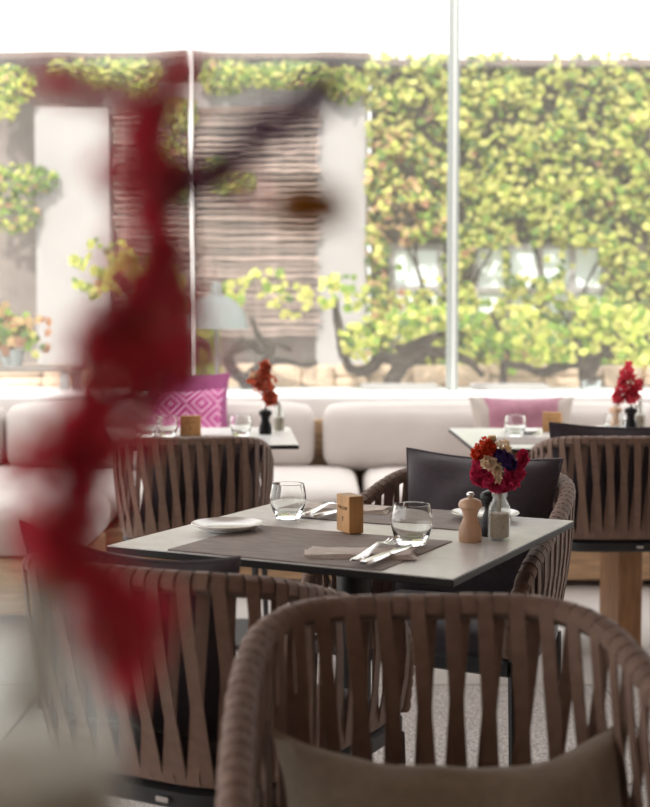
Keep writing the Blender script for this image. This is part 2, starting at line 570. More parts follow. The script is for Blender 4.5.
def strap(t0, t1, outer, hw):
    P, Q = RIM.at(t0), LOW.at(t1)
    T0, T1 = RIM.tan(t0), LOW.tan(t1)
    Z = Vector((0, 0, 1))
    n0 = T0.cross(Z).normalized(); n1 = T1.cross(Z).normalized()
    if n0.dot(P - Vector((0, 0.05, P.z))) < 0: n0 = -n0
    if n1.dot(Q - Vector((0, 0.05, Q.z))) < 0: n1 = -n1
    s = 1 if outer else -1
    s1 = 1
    u0 = n0.cross(T0).normalized()
    if u0.z < 0: u0 = -u0
    r0, r1 = RIM_R + 0.001, LOW_R + 0.001
    pts = []; wid = []; nrm = []
    for a in (-10, 30, 65, 100, 140, 180):
        w = math.radians(180 - a) if outer else math.radians(a)
        d = n0 * math.cos(w) + u0 * math.sin(w)
        pts.append(P + d * r0); wid.append(T0); nrm.append(d)
    for q in (0.3, 0.62):
        A = P + n0 * s * r0; B = Q + n1 * s1 * r1
        nn = (n0.lerp(n1, q)).normalized()
        pts.append(A.lerp(B, q) + nn * (0.006 if outer else 0.0)); wid.append(T0.lerp(T1, q).normalized()); nrm.append(nn * (s if q < 0.5 else s1))
    for a in (0, 60, 120, 180):
        w = math.radians(-a)
        d = n1 * s1 * math.cos(w) + Z * math.sin(w)
        pts.append(Q + d * r1); wid.append(T1); nrm.append(d)
    return ribbon(pts, wid, nrm, hw, 0.003)

def make_chair(name, label):
    t = thing(name, label, 'chair', group='woven tub chairs')
    MB().tube(RIMALL, RIM_R, 10).build('rim', 'rim_metal', t)
    MB().tube([LOW.at(i / 40) for i in range(41)] , LOW_R, 8).build('lower_rail', 'rim_metal', t)
    N = 31
    dt = 0.96 / N
    for i in range(N):
        a = 0.02 + (i + 0.5) * dt
        strap(a - 0.25 * dt, a + 0.28 * dt, True, 0.0100).build('strap', 'strap', t)
        strap(a + 0.25 * dt, a - 0.24 * dt, False, 0.0100).build('strap', 'strap', t)
    # wrapped front posts
    wrap = MB().lathe([(0.0165, -0.011), (0.0182, -0.006), (0.0186, 0), (0.0182, 0.006), (0.0165, 0.011)], 10).mesh('post_wrap', 'strap')
    pc = Curve(smooth_path([half[-2], half[-1]] + post, 6))
    for k in range(9):
        q = 0.12 + k * 0.105
        p = pc.at(q); tg = pc.tan(q)
        for sx in (1, -1):
            rot = Vector((tg.x * sx, tg.y, tg.z)).to_track_quat('Z', 'Y').to_euler()
            link('post_wrap', wrap, t, (p.x * sx, p.y, p.z), rot)
    # black frame under the rail
    fr = MB()
    fp = [LOW.at(i / 30) - Vector((0, 0, 0.033)) for i in range(31)]
    for zz in (0.0, -0.012):
        fr.tube([q + Vector((0, 0, zz)) for q in fp + [fp[0]]], 0.012, 6)
    fr.box((0, 0.012, 0.445), (0.40, 0.42, 0.012), bev=0.004, seg=1)
    f_o = fr.build('seat_frame', 'black_metal', t)
    MB().box((0.06, -0.252, 0.452), (0.022, 0.003, 0.008)).build('maker_plate', 'steel', f_o)
    for (lx, ly) in ((-0.205, -0.165), (0.205, -0.165), (-0.235, 0.235), (0.235, 0.235)):
        lg = MB().tube([(lx, ly, 0.44), (lx * 1.05, ly * 1.08, 0.012)], [0.012, 0.009], 8).build('leg', 'black_metal', t)
        MB().lathe([(0.011, 0.0), (0.0115, 0.012), (0.009, 0.016)], 8, (lx * 1.05, ly * 1.08, 0)).build('foot_cap', 'black_metal', lg)
    MB().soft_box((0, 0.02, 0.484), (0.39, 0.42, 0.066), 0.03, (0, 0, 0.012)).build('seat_pad', 'plum_fabric', t)
    return t

def pillow(w, h, th, seed=0, n=18, sag=0.0):
    """flat cushion in XZ plane, pinched corners"""
    b = MB(); vs = []; fs = []
    rnd = Vector((seed * 3.1, 1.7, 0.3))
    for s in (1, -1):
        for i in range(n + 1):
            for j in range(n + 1):
                u = -1 + 2 * i / n; v = -1 + 2 * j / n
                bow = 1 - 0.10 * (1 - v * v) * abs(u) ** 3
                bow2 = 1 - 0.075 * (1 - u * u) * abs(v) ** 3
                e = max(0.0, (1 - abs(u) ** 2.6)) ** 0.55 * max(0.0, (1 - abs(v) ** 2.6)) ** 0.55
                q = noise.noise(Vector((u * 1.6, v * 1.6, s * 2)) + rnd)
                y = s * (th * 0.5 * e * (1 + 0.25 * q + 0.10 * noise.noise(Vector((u * 4.5, v * 4.5, s * 5)) + rnd)) + 0.001)
                z = v * h / 2 * bow2 - (sag * (1 - u * u) * max(0, v) if sag else 0) + (0.012 * noise.noise(Vector((u * 3.4, 0, 0)) + rnd) * (1 - u * u) * v if sag > 0.04 else 0)
                vs.append((u * w / 2 * bow, y, z))
    m = (n + 1) ** 2
    for i in range(n):
        for j in range(n):
            a = i * (n + 1) + j
            fs.append((a, a + n + 1, a + n + 2, a + 1))
            fs.append((m + a, m + a + 1, m + a + n + 2, m + a + n + 1))
    rim = [i * (n + 1) for i in range(n + 1)] + [n * (n + 1) + j for j in range(1, n + 1)] + \
          [i * (n + 1) + n for i in range(n - 1, -1, -1)] + [j for j in range(n - 1, 0, -1)]
    for a, c in zip(rim, rim[1:] + rim[:1]):
        fs.append((a, c, m + c, m + a))
    return b.add(vs, fs)

def piping(w, h, r=0.004, n=18, sag=0.0):
    pts = []
    def P(u, v):
        return Vector((u * w / 2 * (1 - 0.10 * (1 - v * v) * abs(u) ** 3), 0, v * h / 2 * (1 - 0.075 * (1 - u * u) * abs(v) ** 3) - sag * (1 - u * u) * max(0, v)))
    for k in range(n): pts.append(P(-1 + 2 * k / n, -1))
    for k in range(n): pts.append(P(1, -1 + 2 * k / n))
    for k in range(n): pts.append(P(1 - 2 * k / n, 1))
    for k in range(n + 1): pts.append(P(-1, 1 - 2 * k / n))
    return MB().tube(pts, r, 6, caps=False)

TROT = math.radians(-27.05)
chair_specs = [  # x, y, rotation, label
    (-0.442, 4.34, math.radians(3), 'brown woven tub chair with its back turned, in front of the far left table'),
    (0.94, 4.36, math.radians(1), 'brown woven tub chair with its back turned, in front of the far right table'),
    (0.290, 2.985, PI + TROT, 'brown woven tub chair behind the set table, facing the front with a dark cushion'),
    (-0.185, 2.175, TROT, 'brown woven tub chair on the near left side of the set table, back turned'),
    (0.152, 1.425, PI + math.radians(4), 'nearest brown woven tub chair, blurred, holding a khaki cushion'),
]
chairs = []
proto = None
for (cx, cy, rz, lb) in chair_specs:
    if proto is None:
        proto = make_chair('tub_chair', lb); o = proto
    else:
        o = copy_tree(proto)
    o.location = (cx, cy, 0); o.rotation_euler = (0, 0, rz); o['label'] = lb
    chairs.append(o)
def on_chair(k, local):
    cx, cy, rz, _ = chair_specs[k]
    return Matrix.Translation((cx, cy, 0)) @ Matrix.Rotation(rz, 4, 'Z') @ Vector(local)
def chair_cushion(k, local, w, h, th, lean, label, matn, seed, roll=0.0, sag=0.0, pip=True):
    p = on_chair(k, local)
    t = thing('cushion', label, 'cushion', p, 0)
    t.rotation_euler = (Euler((0, 0, chair_specs[k][2])).to_matrix() @ Euler((lean, roll, 0)).to_matrix()).to_euler()
    pillow(w, h, th, seed, sag=sag).build('cover', matn, t)
    if pip:
        piping(w, h, sag=sag).build('piping', matn, t)
    return t
chair_cushion(1, (-0.02, -0.165, 0.665), 0.42, 0.36, 0.10, 0.20, 'dark plum cushion peeking over the back of the far right tub chair', 'plum_fabric', 1, 0.03)
chair_cushion(2, (-0.004, -0.15, 0.665), 0.40, 0.38, 0.17, 0.22, 'dark plum cushion leaning in the chair behind the flowers', 'plum_fabric', 2, -0.02, 0.0)
chair_cushion(3, (-0.06, -0.155, 0.665), 0.42, 0.34, 0.13, 0.20, 'dark plum cushion peeking over the back of the near left chair', 'plum_fabric', 3, 0.06, 0.02)
chair_cushion(0, (0.03, -0.165, 0.64), 0.40, 0.30, 0.10, 0.22, 'dark plum cushion hidden inside the far left tub chair', 'plum_fabric', 4, 0.05)
chair_cushion(4, (-0.015, -0.10, 0.565), 0.45, 0.26, 0.15, 0.60, 'khaki cushion at the bottom of the picture in the nearest chair', 'khaki_fabric', 5, 0.0, 0.055, False)

# ================================================================== TABLES
def table(label, c, rz, w, d, wood_leg=False):
    t = thing('dining_table', label, 'table', (c[0], c[1], 0), rz, 'dining tables')
    MB().box((0, 0, 0.7415), (w, d, 0.013), bev=0.002, seg=1).build('table_edge', 'table_edge', t, smooth=False)
    MB().box((0, 0, 0.749), (w - 0.003, d - 0.003, 0.002)).build('tabletop', 'table_pale', t, smooth=False)
    if wood_leg:
        for sx in (-0.19, 0.19):
            MB().box((sx, 0, 0.362), (0.085, 0.30, 0.72), bev=0.004, seg=1).build('wooden_leg', 'wood_leg', t, smooth=False)
        return t
    MB().tube([(0, 0, 0.03), (0, 0, 0.73)], 0.035, 14).build('column', 'black_metal', t)
    MB().box((0, 0, 0.722), (0.30, 0.30, 0.02), bev=0.004, seg=1).build('top_bracket', 'black_metal', t, smooth=False)
    MB().box((0, 0, 0.012), (0.42, 0.42, 0.016), bev=0.006, seg=2).build('base_plate', 'black_metal', t, smooth=False)
    MB().lathe([(0.08, 0.02), (0.075, 0.03), (0.036, 0.04)], 16).build('base_collar', 'black_metal', t)
    return t
TC = (0.058, 2.586)
table('pale square table in the centre laid with two placemats and flowers', TC, TROT, 0.70, 0.70)
table('pale table at far left with two tumblers and a patterned pink cushion behind', (-0.483, 4.76), math.radians(4), 0.74, 0.74)
table('pale table at far right with a rose cushion behind it', (0.890, 4.70), math.radians(0.5), 0.80, 0.82, True)
TM = Matrix.Translation((TC[0], TC[1], 0)) @ Matrix.Rotation(TROT, 4, 'Z')
def tl(u, v, z=0.75):
    return TM @ Vector((u, v, z))

def placemat(label, p, rz, w=0.435, d=0.325):
    o = MB().box((0, 0, 0.0012), (w, d, 0.0022), bev=0.0008, seg=1).build('placemat', 'mat_grey', None, p, (0, 0, rz), smooth=False)
    return tag(o, label, 'placemat', 'placemats')
placemat('grey placemat at the near edge of the central table under the left plate', tl(0.0, -0.18), TROT)
placemat('grey placemat at the far side of the central table', tl(-0.03, 0.235, 0.7502), TROT, 0.435, 0.21 + 0.03)
placemat('grey placemat on the far right table', (0.74, 4.56, 0.75), 0, 0.36, 0.24)
placemat('grey placemat on the far left table', (-0.50, 4.64, 0.75), math.radians(4), 0.40, 0.28)

def plate(label, p, r):
    b = MB().lathe([(r * 0.52, 0.0), (r * 0.55, 0.003), (r * 0.78, 0.006), (r * 0.97, 0.0125), (r, 0.0148), (r * 0.985, 0.016),
                    (r * 0.95, 0.0148), (r * 0.76, 0.0085), (r * 0.6, 0.006), (0.001, 0.0058)], 40)
    return tag(b.build('plate', 'porcelain', None, p), label, 'plate', 'small white plates')
plate('white plate on the left of the central table', tl(-0.236, -0.10, 0.7515), 0.073)
plate('white plate half hidden behind the pepper mills', onz(485, 519, 0.7525), 0.073)
plate('white plate beside the glass on the far right table', (0.735, 4.86, 0.75), 0.075)
plate('white plate at the right on the far right table', (1.07, 4.96, 0.75), 0.07)

def tumbler(label, p, s=1.0):
    out = [(0.0, 0.0), (0.022, 0.0), (0.027, 0.003), (0.0345, 0.020), (0.0395, 0.038), (0.040, 0.046), (0.0388, 0.060), (0.0352, 0.077)]
    inn = [(0.0340, 0.0778), (0.0330, 0.0765), (0.0366, 0.060), (0.0378, 0.046), (0.0372, 0.038), (0.0320, 0.024), (0.026, 0.016), (0.0, 0.0145)]
    prof = [(r * s + 1e-5, z * s) for r, z in out + inn]
    b = MB().lathe(prof, 36)
    return tag(b.build('tumbler', 'glass', None, p), label, 'glass', 'water tumblers')
tumbler('clear tumbler behind the left plate on the central table', onz(288, 519, 0.7526), 0.98)
tumbler('clear tumbler beside the fork at the front of the central table', onz(411.5, 545, 0.7526), 1.0)
tumbler('leftmost clear tumbler on the far left table', (-0.655, 4.74, 0.7503), 1.0)
tumbler('clear tumbler just left of the wooden block on the far left table', (-0.573, 4.70, 0.7526), 1.0)
tumbler('clear tumbler near the dark mill on the far left table', (-0.305, 4.70, 0.7526), 1.0)
tumbler('wide clear tumbler at the left end of the far right table', (0.694, 4.73, 0.7503), 1.0)
tumbler('clear tumbler beside the wooden mill on the far right table', (1.075, 4.80, 0.7503), 1.0)

def wood_block(label, p, rz, w0=0.060):
    t = thing('wooden_block', label, 'table sign', p, rz, 'wooden sign blocks')
    MB().box((0, 0, 0.038), (w0, 0.032, 0.074), bev=0.0015, seg=1).build('block', 'wood_block', t, smooth=False)
    # small printed row of letters and an emblem below, worn and tiny
    m = MB()
    strokes = {0: [(0, 0, .2, 1), (.5, .85, .6, .2), (.5, .45, .5, .2), (.8, .65, .2, .5)],
               1: [(0, 0, .2, 1), (.9, 0, .2, 1), (.45, .8, .9, .2), (.45, .4, .9, .18)],
               2: [(0, 0, .2, 1), (.5, 0, .7, .2)],
               3: [(0, 0, .2, 1), (.5, 0, .7, .2), (.5, .9, .7, .2), (.5, .45, .5, .2)]}
    for k in range(7):
        x0 = -0.0195 + k * 0.0060
        for (sx, sz, w, h) in strokes[(0, 1, 2, 2, 3, 1, 0)[k]]:
            m.box((x0 + sx * 0.004, -0.0163, 0.047 + (sz if h < 0.5 else 0.45) * 0.0065), (w * 0.004, 0.0006, h * 0.0065))
    m.build('lettering', 'print_dark', t, smooth=False)
    e = MB()
    e.box((0, -0.0163, 0.0265), (0.004, 0.0006, 0.0075))
    e.box((0, -0.0163, 0.031), (0.0075, 0.0006, 0.003))
    e.build('emblem', 'print_dark', t, smooth=False)
    return t
wood_block('small wooden block sign in the middle of the central table', onz(350, 532, 0.7526), math.radians(-66))
wood_block('small wooden block sign on the far left table', (-0.492, 4.74, 0.7526), math.radians(3), 0.076)
wood_block('small wooden block sign on the far right table behind the dark cushion', (0.865, 4.93, 0.7503), math.radians(-24), 0.07)

def mill(label, p, matn, s=1.0):
    t = thing('pepper_mill', label, 'mill', p, 0, 'pepper and salt mills')
    MB().lathe([(0.0225 * s, 0.0), (0.0235 * s, 0.002), (0.0235 * s, 0.022 * s), (0.0225 * s, 0.024 * s), (0.0228 * s, 0.026 * s), (0.0155 * s, 0.046 * s),
                (0.0142 * s, 0.053 * s), (0.0175 * s, 0.063 * s), (0.0185 * s, 0.066 * s)], 28).build('body', matn, t)
    MB().lathe([(0.0195 * s, 0.0665 * s), (0.0238 * s, 0.070 * s), (0.0243 * s, 0.076 * s), (0.021 * s, 0.083 * s), (0.012 * s, 0.0875 * s), (0.007 * s, 0.088 * s)], 28).build('cap', matn, t)
    MB().lathe([(0.0045 * s, 0.088 * s), (0.005 * s, 0.090 * s), (0.0078 * s, 0.093 * s), (0.0082 * s, 0.0965 * s), (0.006 * s, 0.100 * s), (0.001, 0.1012 * s)], 16).build('knob', 'steel', t)
    return t
mill('pale wooden mill beside the flower bottle on the central table', (0.279, 2.478, 0.7502), 'wood_mill', 0.95)
mill('black mill behind the wooden one on the central table', (0.330, 2.545, 0.7502), 'mill_black', 1.03)
mill('dark mill standing beside red flowers on the far left table', (-0.222, 4.83, 0.7502), 'mill_black', 1.05)
mill('dark mill in front of red flowers on the far right table', (1.168, 4.95, 0.7502), 'mill_black', 1.05)
mill('wooden mill left of the dark mill on the far right table', (1.118, 4.99, 0.7502), 'wood_mill', 1.05)

def bottle(label, p, s=1.0, group='small glass flower bottles'):
    t = thing('flower_bottle', label, 'bottle', p, 0, group)
    out = [(0.0, 0.0), (0.019, 0.0), (0.0215, 0.003), (0.022, 0.010), (0.022, 0.056), (0.0205, 0.065), (0.0145, 0.077), (0.0128, 0.082), (0.0128, 0.084), (0.0152, 0.086), (0.0152, 0.093), (0.014, 0.0945)]
    inn = [(0.0115, 0.0945), (0.011, 0.083), (0.0125, 0.077), (0.0185, 0.064), (0.0202, 0.056), (0.0202, 0.010), (0.0185, 0.0055), (0.0, 0.005)]
    MB().lathe([(r * s + 1e-5, z * s) for r, z in out + inn], 32).build('glass_body', 'thin_glass', t)
    MB().lathe([(0.0 + 1e-5, 0.0062 * s), (0.018 * s, 0.0062 * s), (0.0196 * s, 0.011 * s), (0.0196 * s, 0.053 * s), (0.012 * s, 0.0545 * s), (1e-5, 0.0535 * s)], 28).build('sand_fill', 'sand', t)
    return t

def petals(b, c, rad, n, size, seed, flat=0.5, mi=0):
    """ruffled petals through an ellipsoid"""
    rn = random.Random(seed)
    c = Vector(c); rad = Vector(rad) if not isinstance(rad, (int, float)) else Vector((rad,) * 3)
    for _ in range(n):
        while True:
            q = Vector([rn.uniform(-1, 1) for _ in range(3)])
            if 0.15 < q.length < 1: break
        p = c + Vector((q.x * rad.x, q.y * rad.y, q.z * rad.z))
        out = (q.normalized() + Vector([rn.uniform(-.6, .6) for _ in range(3)])).normalized()
        a = out.orthogonal().normalized(); a.rotate(Matrix.Rotation(rn.uniform(0, 6.28), 3, out))
        d = out.cross(a)
        s = size * rn.uniform(0.6, 1.3)
        k = s * 0.35
        vs = [p - a * s * .3, p - a * s * .1 + d * s * .5 + out * k, p + a * s * .55 + d * s * .35 + out * k * .3,
              p + a * s * .75 + out * k * 1.2, p + a * s * .5 - d * s * .4 + out * k * .2, p - d * s * .5 + out * k]
        b.add(vs, [(0, 1, 2, 3), (0, 3, 4, 5)], mi)
    return b

def flower(name, label, base, tip_list, stem_pts, matn, size, n, seed, group=None, rstem=0.0012):
    """base: world point at bottle mouth; stem_pts, tip_list local"""
    t = thing(name, label, 'flower', base, 0, group)
    MB().tube(smooth_path(stem_pts, 5), rstem, 5).build('stem', 'stem', t)
    for k, (c, rad) in enumerate(tip_list):
        petals(MB(), c, rad, n, size, seed + k).build('bloom', matn, t, smooth=False)
    return t

# central bouquet
VB = Vector((0.337, 2.494, 0.7502))
bottle('small glass bottle of sand holding flowers on the central table', VB, 1.0)
def rel(px, py, base, dy=0.0):
    return at(px, py, base.y + dy) - base
MB0 = VB + Vector((0, 0, 0.055))
def fl_main(name, label, mt, tips, size, n, seed):
    c = rel(tips[0][0][0], tips[0][0][1], MB0)
    st = [(0.002 * (seed % 3 - 1), 0.002 * (seed % 2), 0.0), (0.003 * (seed % 3 - 1), 0, 0.04), tuple(c * 0.6 + Vector((0, 0, 0.012))), tuple(c)]
    return flower(name, label, MB0, [(rel(p[0], p[1], MB0, p[2] if len(p) > 2 else 0), r) for p, r in tips], st, mt, size, n, seed)
fl_main('magenta_spray', 'magenta ruffled flower spray at the base of the central bouquet', 'magenta_petal',
        [((488, 478), (0.026, 0.022, 0.020)), ((507, 482), (0.024, 0.022, 0.016)), ((480, 466), (0.012, 0.016, 0.016)),
         ((515, 473), (0.018, 0.018, 0.017)), ((523, 458), (0.009, 0.010, 0.016)), ((498, 487), (0.018, 0.015, 0.011)), ((477, 474), (0.012, 0.012, 0.02))], 0.0085, 190, 11)
fl_main('orange_flower', 'orange red flower at top left of the central bouquet', 'orange_petal', [((485, 449, -0.006), (0.021, 0.016, 0.019)), ((478, 455, -0.004), (0.010, 0.010, 0.010))], 0.010, 130, 22)
fl_main('violet_statice', 'violet flower cluster at the right of the central bouquet', 'violet_petal', [((505, 459, -0.016), (0.015, 0.012, 0.013)), ((510, 464, -0.018), (0.013, 0.010, 0.011)), ((499, 455, -0.012), (0.009, 0.008, 0.008))], 0.008, 90, 33)
fl_main('cream_flower', 'cream petalled flower in the middle of the central bouquet', 'cream_petal', [((489, 463, -0.022), (0.014, 0.007, 0.009)), ((497, 472, -0.018), (0.005, 0.005, 0.016))], 0.013, 40, 44)
fl_main('straw_sprig', 'straw coloured dried sprig on top of the central bouquet', 'straw', [((500, 445), (0.020, 0.014, 0.013)), ((492, 439), (0.008, 0.008, 0.006)), ((506, 450, -.006), (0.012, 0.01, 0.008))], 0.0045, 120, 55)

# far left bottle and flowers
VL = Vector((-0.176, 4.93, 0.7502))
bottle('small glass bottle of sand on the far left table beside the dark mill', VL, 1.05)
b0 = VL + Vector((0, 0, 0.06))
flower('dried_red_flower', 'rust red dried flower leaning left from the far left bottle', b0,
       [(rel(265, 385, b0), (0.048, 0.035, 0.046)), (rel(257, 379, b0), (0.030, 0.03, 0.034)), (rel(270, 398, b0), (0.026, 0.02, 0.03)), (rel(265, 368, b0), (0.016, 0.01, 0.026))],
       [(0, 0, 0), (0, 0, 0.05), tuple(rel(274, 405, b0)), tuple(rel(266, 385, b0))], 'rust_petal', 0.020, 60, 66, rstem=0.003)
flower('pale_dried_sprig', 'pale dried sprig beside the rust red flower on the far left table', b0,
       [(rel(255, 376, b0, -0.02), (0.020, 0.012, 0.012)), (rel(268, 371, b0, 0.01), (0.01, 0.012, 0.026))],
       [(0.004, 0, 0), (0.003, 0, 0.05), tuple(rel(270, 400, b0)), tuple(rel(257, 378, b0))], 'straw', 0.010, 45, 77, rstem=0.0015)
# far right bottle and flowers
VR = Vector((1.222, 5.03, 0.7502))
bottle('small glass bottle of sand on the far right table beside the mills', VR, 1.05)
b1 = VR + Vector((0, 0, 0.06))
flower('red_blossom', 'bright red blossom stem in the far right bottle', b1,
       [(rel(628, 373, b1), (0.026, 0.024, 0.034)), (rel(622, 388, b1), (0.022, 0.022, 0.034)), (rel(637, 385, b1), (0.022, 0.022, 0.034)), (rel(618, 398, b1), (0.018, 0.02, 0.024)), (rel(631, 396, b1), (0.026, 0.022, 0.026))],
       [(0, 0, 0), (0, 0, 0.05), tuple(rel(636, 408, b1)), tuple(rel(629, 378, b1))], 'red_petal', 0.026, 34, 88, rstem=0.0025)
flower('pale_dried_sprig', 'pale upright dried sprig in the far right bottle', b1,
       [(rel(645, 372, b1), (0.012, 0.012, 0.03))],
       [(0.003, 0, 0), (0.004, 0, 0.05), tuple(rel(641, 400, b1)), tuple(rel(645, 374, b1))], 'straw', 0.008, 40, 99, rstem=0.0015)

# napkins and cutlery
def napkin(label, p, rz, w, d):
    b = MB(); n = 14; m = 8
    t = thing('napkin', label, 'napkin', p, rz, 'folded linen napkins')
    for lay in range(3):
        vs = []; fs = []
        ins = 0.004 * lay
        for s in (0, 1):
            for i in range(n + 1):
                for j in range(m + 1):
                    u = -0.5 + i / n; v = -0.5 + j / m
                    zz = lay * 0.0020 + s * 0.0017 + 0.0010 * (noise.noise(Vector((u * 5, v * 4, lay * 3.1))) + 0.6) * (lay + s)
                    edge = 0.004 * noise.noise(Vector((u * 6, v * 6, lay * 7)))
                    vs.append((u * (w - ins) + edge + 0.012 * v * (lay - 1), v * (d - ins * 1.4) + edge, zz))
        M_ = (n + 1) * (m + 1)
        for i in range(n):
            for j in range(m):
                a = i * (m + 1) + j
                fs.append((M_ + a, M_ + a + m + 1, M_ + a + m + 2, M_ + a + 1))
                fs.append((a, a + 1, a + m + 2, a + m + 1))
        rim = [i * (m + 1) for i in range(n + 1)] + [n * (m + 1) + j for j in range(1, m + 1)] + [i * (m + 1) + m for i in range(n - 1, -1, -1)] + [j for j in range(m - 1, 0, -1)]
        for a, c in zip(rim, rim[1:] + rim[:1]):
            fs.append((a, c, M_ + c, M_ + a))
        MB().add(vs, fs).build('fold', 'napkin', t)
    return t
def flat_bar(pts):
    """pts: (y, half width, z, thickness) along +y"""
    vs = []; fs = []
    for (y, w, z, th) in pts:
        vs += [(-w, y, z), (w, y, z), (w * 0.7, y, z + th), (-w * 0.7, y, z + th)]
    k = len(pts)
    for i in range(k - 1):
        for j in range(4):
            j2 = (j + 1) % 4
            fs.append((i * 4 + j, i * 4 + j2, i * 4 + 4 + j2, i * 4 + 4 + j))
    fs += [(3, 2, 1, 0), tuple(k * 4 - 4 + j for j in range(4))]
    return MB().add(vs, fs)
def fork(label, p, rz):
    t = thing('fork', label, 'fork', p, rz, 'table forks')
    flat_bar([(0, .006, 0, .003), (.004, .0095, 0, .0032), (.04, .0085, .001, .003), (.085, .0045, .006, .003), (.115, .003, .010, .003), (.135, .0035, .008, .0028),
              (.146, .0105, .004, .002), (.156, .012, .002, .0018)]).build('handle', 'steel', t)
    tine = flat_bar([(.154, .0019, .002, .0018), (.172, .0017, .001, .0017), (.190, .0014, .0025, .0015), (.199, .0007, .005, .001)]).mesh('tine', 'steel')
    for k in range(4):
        link('tine', tine, t, ((k - 1.5) * 0.0066, 0, 0))
    return t
def knife(label, p, rz):
    t = thing('table_knife', label, 'knife', p, rz, 'table knives')
    flat_bar([(0, .006, 0, .004), (.004, .0085, 0, .0045), (.05, .008, 0, .0045), (.095, .006, 0, .004)]).build('handle', 'steel', t)
    flat_bar([(.094, .006, 0.001, .003), (.105, .009, 0.001, .0018), (.15, .010, 0.001, .0015), (.18, .008, 0.001, .0012), (.197, .002, 0.001, .001)]).build('blade', 'steel', t)
    return t
def lay_cutlery(fn, label, p0, p1, z, sc=1.06):
    a = onz(p0[0], p0[1], z); b = onz(p1[0], p1[1], z)
    t = fn(label, a, math.atan2(-(b.x - a.x), b.y - a.y))
    t.scale = (sc, sc, sc)
napkin('folded beige napkin under the fork at the front of the central table', onz(360, 555, 0.7526), TROT + math.radians(24), 0.195, 0.085)
lay_cutlery(fork, 'fork resting on the front napkin of the central table', (354, 561), (398, 540), 0.7605)
lay_cutlery(knife, 'knife beside the fork on the front napkin of the central table', (363, 564), (407, 547), 0.7605)
napkin('folded beige napkin on the far placemat of the central table', onz(345, 510, 0.7527), TROT + math.radians(10), 0.20, 0.085)
lay_cutlery(fork, 'fork on the far napkin of the central table', (303, 515), (339, 505), 0.7605, 1.0)
lay_cutlery(knife, 'knife on the far napkin of the central table', (312, 517), (352, 508), 0.7605, 1.0)

# ================================================================== SOFAS
def sofa(name, label, parts, base):
    t = thing(name, label, 'sofa', base, 0, 'white modular sofas')
    bx, by = base[0], base[1]
    for (nm, x0, x1, y0, y1, z0, z1, r, bulge, mt) in parts:
        c = ((x0 + x1) / 2 - bx, (y0 + y1) / 2 - by, (z0 + z1) / 2); d = (x1 - x0, y1 - y0, z1 - z0)
        if r == 0:
            MB().box(c, d, bev=0.006, seg=1).build(nm, mt, t, smooth=False)
        else:
            MB().soft_box(c, d, r, bulge).build(nm, mt, t)
    return t
SF, SB = 5.62, 6.48
def seat(x0, x1, y0=SF): return ('seat_cushion', x0 + .005, x1 - .005, y0, SB + 0.16, 0.265, 0.435, 0.07, (0.0, 0.02, 0.018), 'sofa_fabric')
def back(x0, x1): return ('back_cushion', x0 + .008, x1 - .008, SB, SB + 0.235, 0.42, 0.755, 0.085, (0.0, 0.02, 0.010), 'sofa_fabric')
sofa('sofa', 'white cushioned sofa stretching along the left behind the far left table', [
    ('wood_base', -3.0, 0.0, SF + 0.05, SB + 0.27, 0.03, 0.255, 0, 0, 'wood_warm'),
    ('wood_back', -3.0, 0.10, SB + 0.245, SB + 0.275, 0.255, 0.66, 0, 0, 'wood_warm'),
    seat(-3.0, -0.92), seat(-0.91, 0.165), back(-3.0, -1.62), back(-1.62, -0.045)], (-1.4, 6.2, 0))
sofa('sofa', 'white cushioned sofa along the right behind the far right table', [
    ('wood_base', 0.02, 3.4, SF + 0.05, SB + 0.27, 0.03, 0.255, 0, 0, 'wood_warm'),
    ('wood_back', 0.11, 3.4, SB + 0.245, SB + 0.275, 0.255, 0.66, 0, 0, 'wood_warm'),
    seat(0.185, 1.6), seat(1.61, 3.4), back(-0.02, 1.75), back(1.75, 3.4)], (1.7, 6.2, 0))
sofa('chaise_seat', 'white sofa seat jutting forward at far left', [
    ('wood_base', -2.9, -0.955, 4.98, 5.60, 0.03, 0.255, 0, 0, 'wood_warm'),
    ('seat_cushion', -2.95, -0.92, 4.92, 5.56, 0.265, 0.455, 0.08, (0.02, 0.02, 0.02), 'sofa_fabric')], (-1.9, 5.3, 0))

def sofa_cushion(label, c, w, h, th, lean, rz, mt, seed, flange=None):
    t = thing('sofa_cushion', label, 'cushion', c, 0, None)
    t.rotation_euler = (Euler((0, 0, rz)).to_matrix() @ Euler((lean, 0, 0)).to_matrix()).to_euler()
    if flange:
        pillow(w, h, th * 0.86, seed).build('border', flange, t)
        pillow(w * 0.80, h * 1.0, th * 1.25, seed).build('cover', mt, t)
    else:
        pillow(w, h, th, seed).build('cover', mt, t)
        piping(w, h).build('piping', mt, t)
    return t
c1 = at(186, 420, 6.34)
sofa_cushion('pink cushion with woven diamond pattern on the left sofa', c1, 0.37, 0.31, 0.13, -0.22, 0.06, 'diamond_fabric', 8)
c2 = at(195, 407, 6.44)
sofa_cushion('plain mauve cushion half hidden behind the patterned pink one', c2, 0.34, 0.34, 0.07, -0.12, 0.0, 'mauve_fabric', 9)
c3 = at(522, 427, 6.33)
sofa_cushion('dusty rose cushion with grey borders on the right sofa', c3, 0.52, 0.30, 0.14, -0.22, 0.0, 'pink_fabric', 10, 'grey_trim')

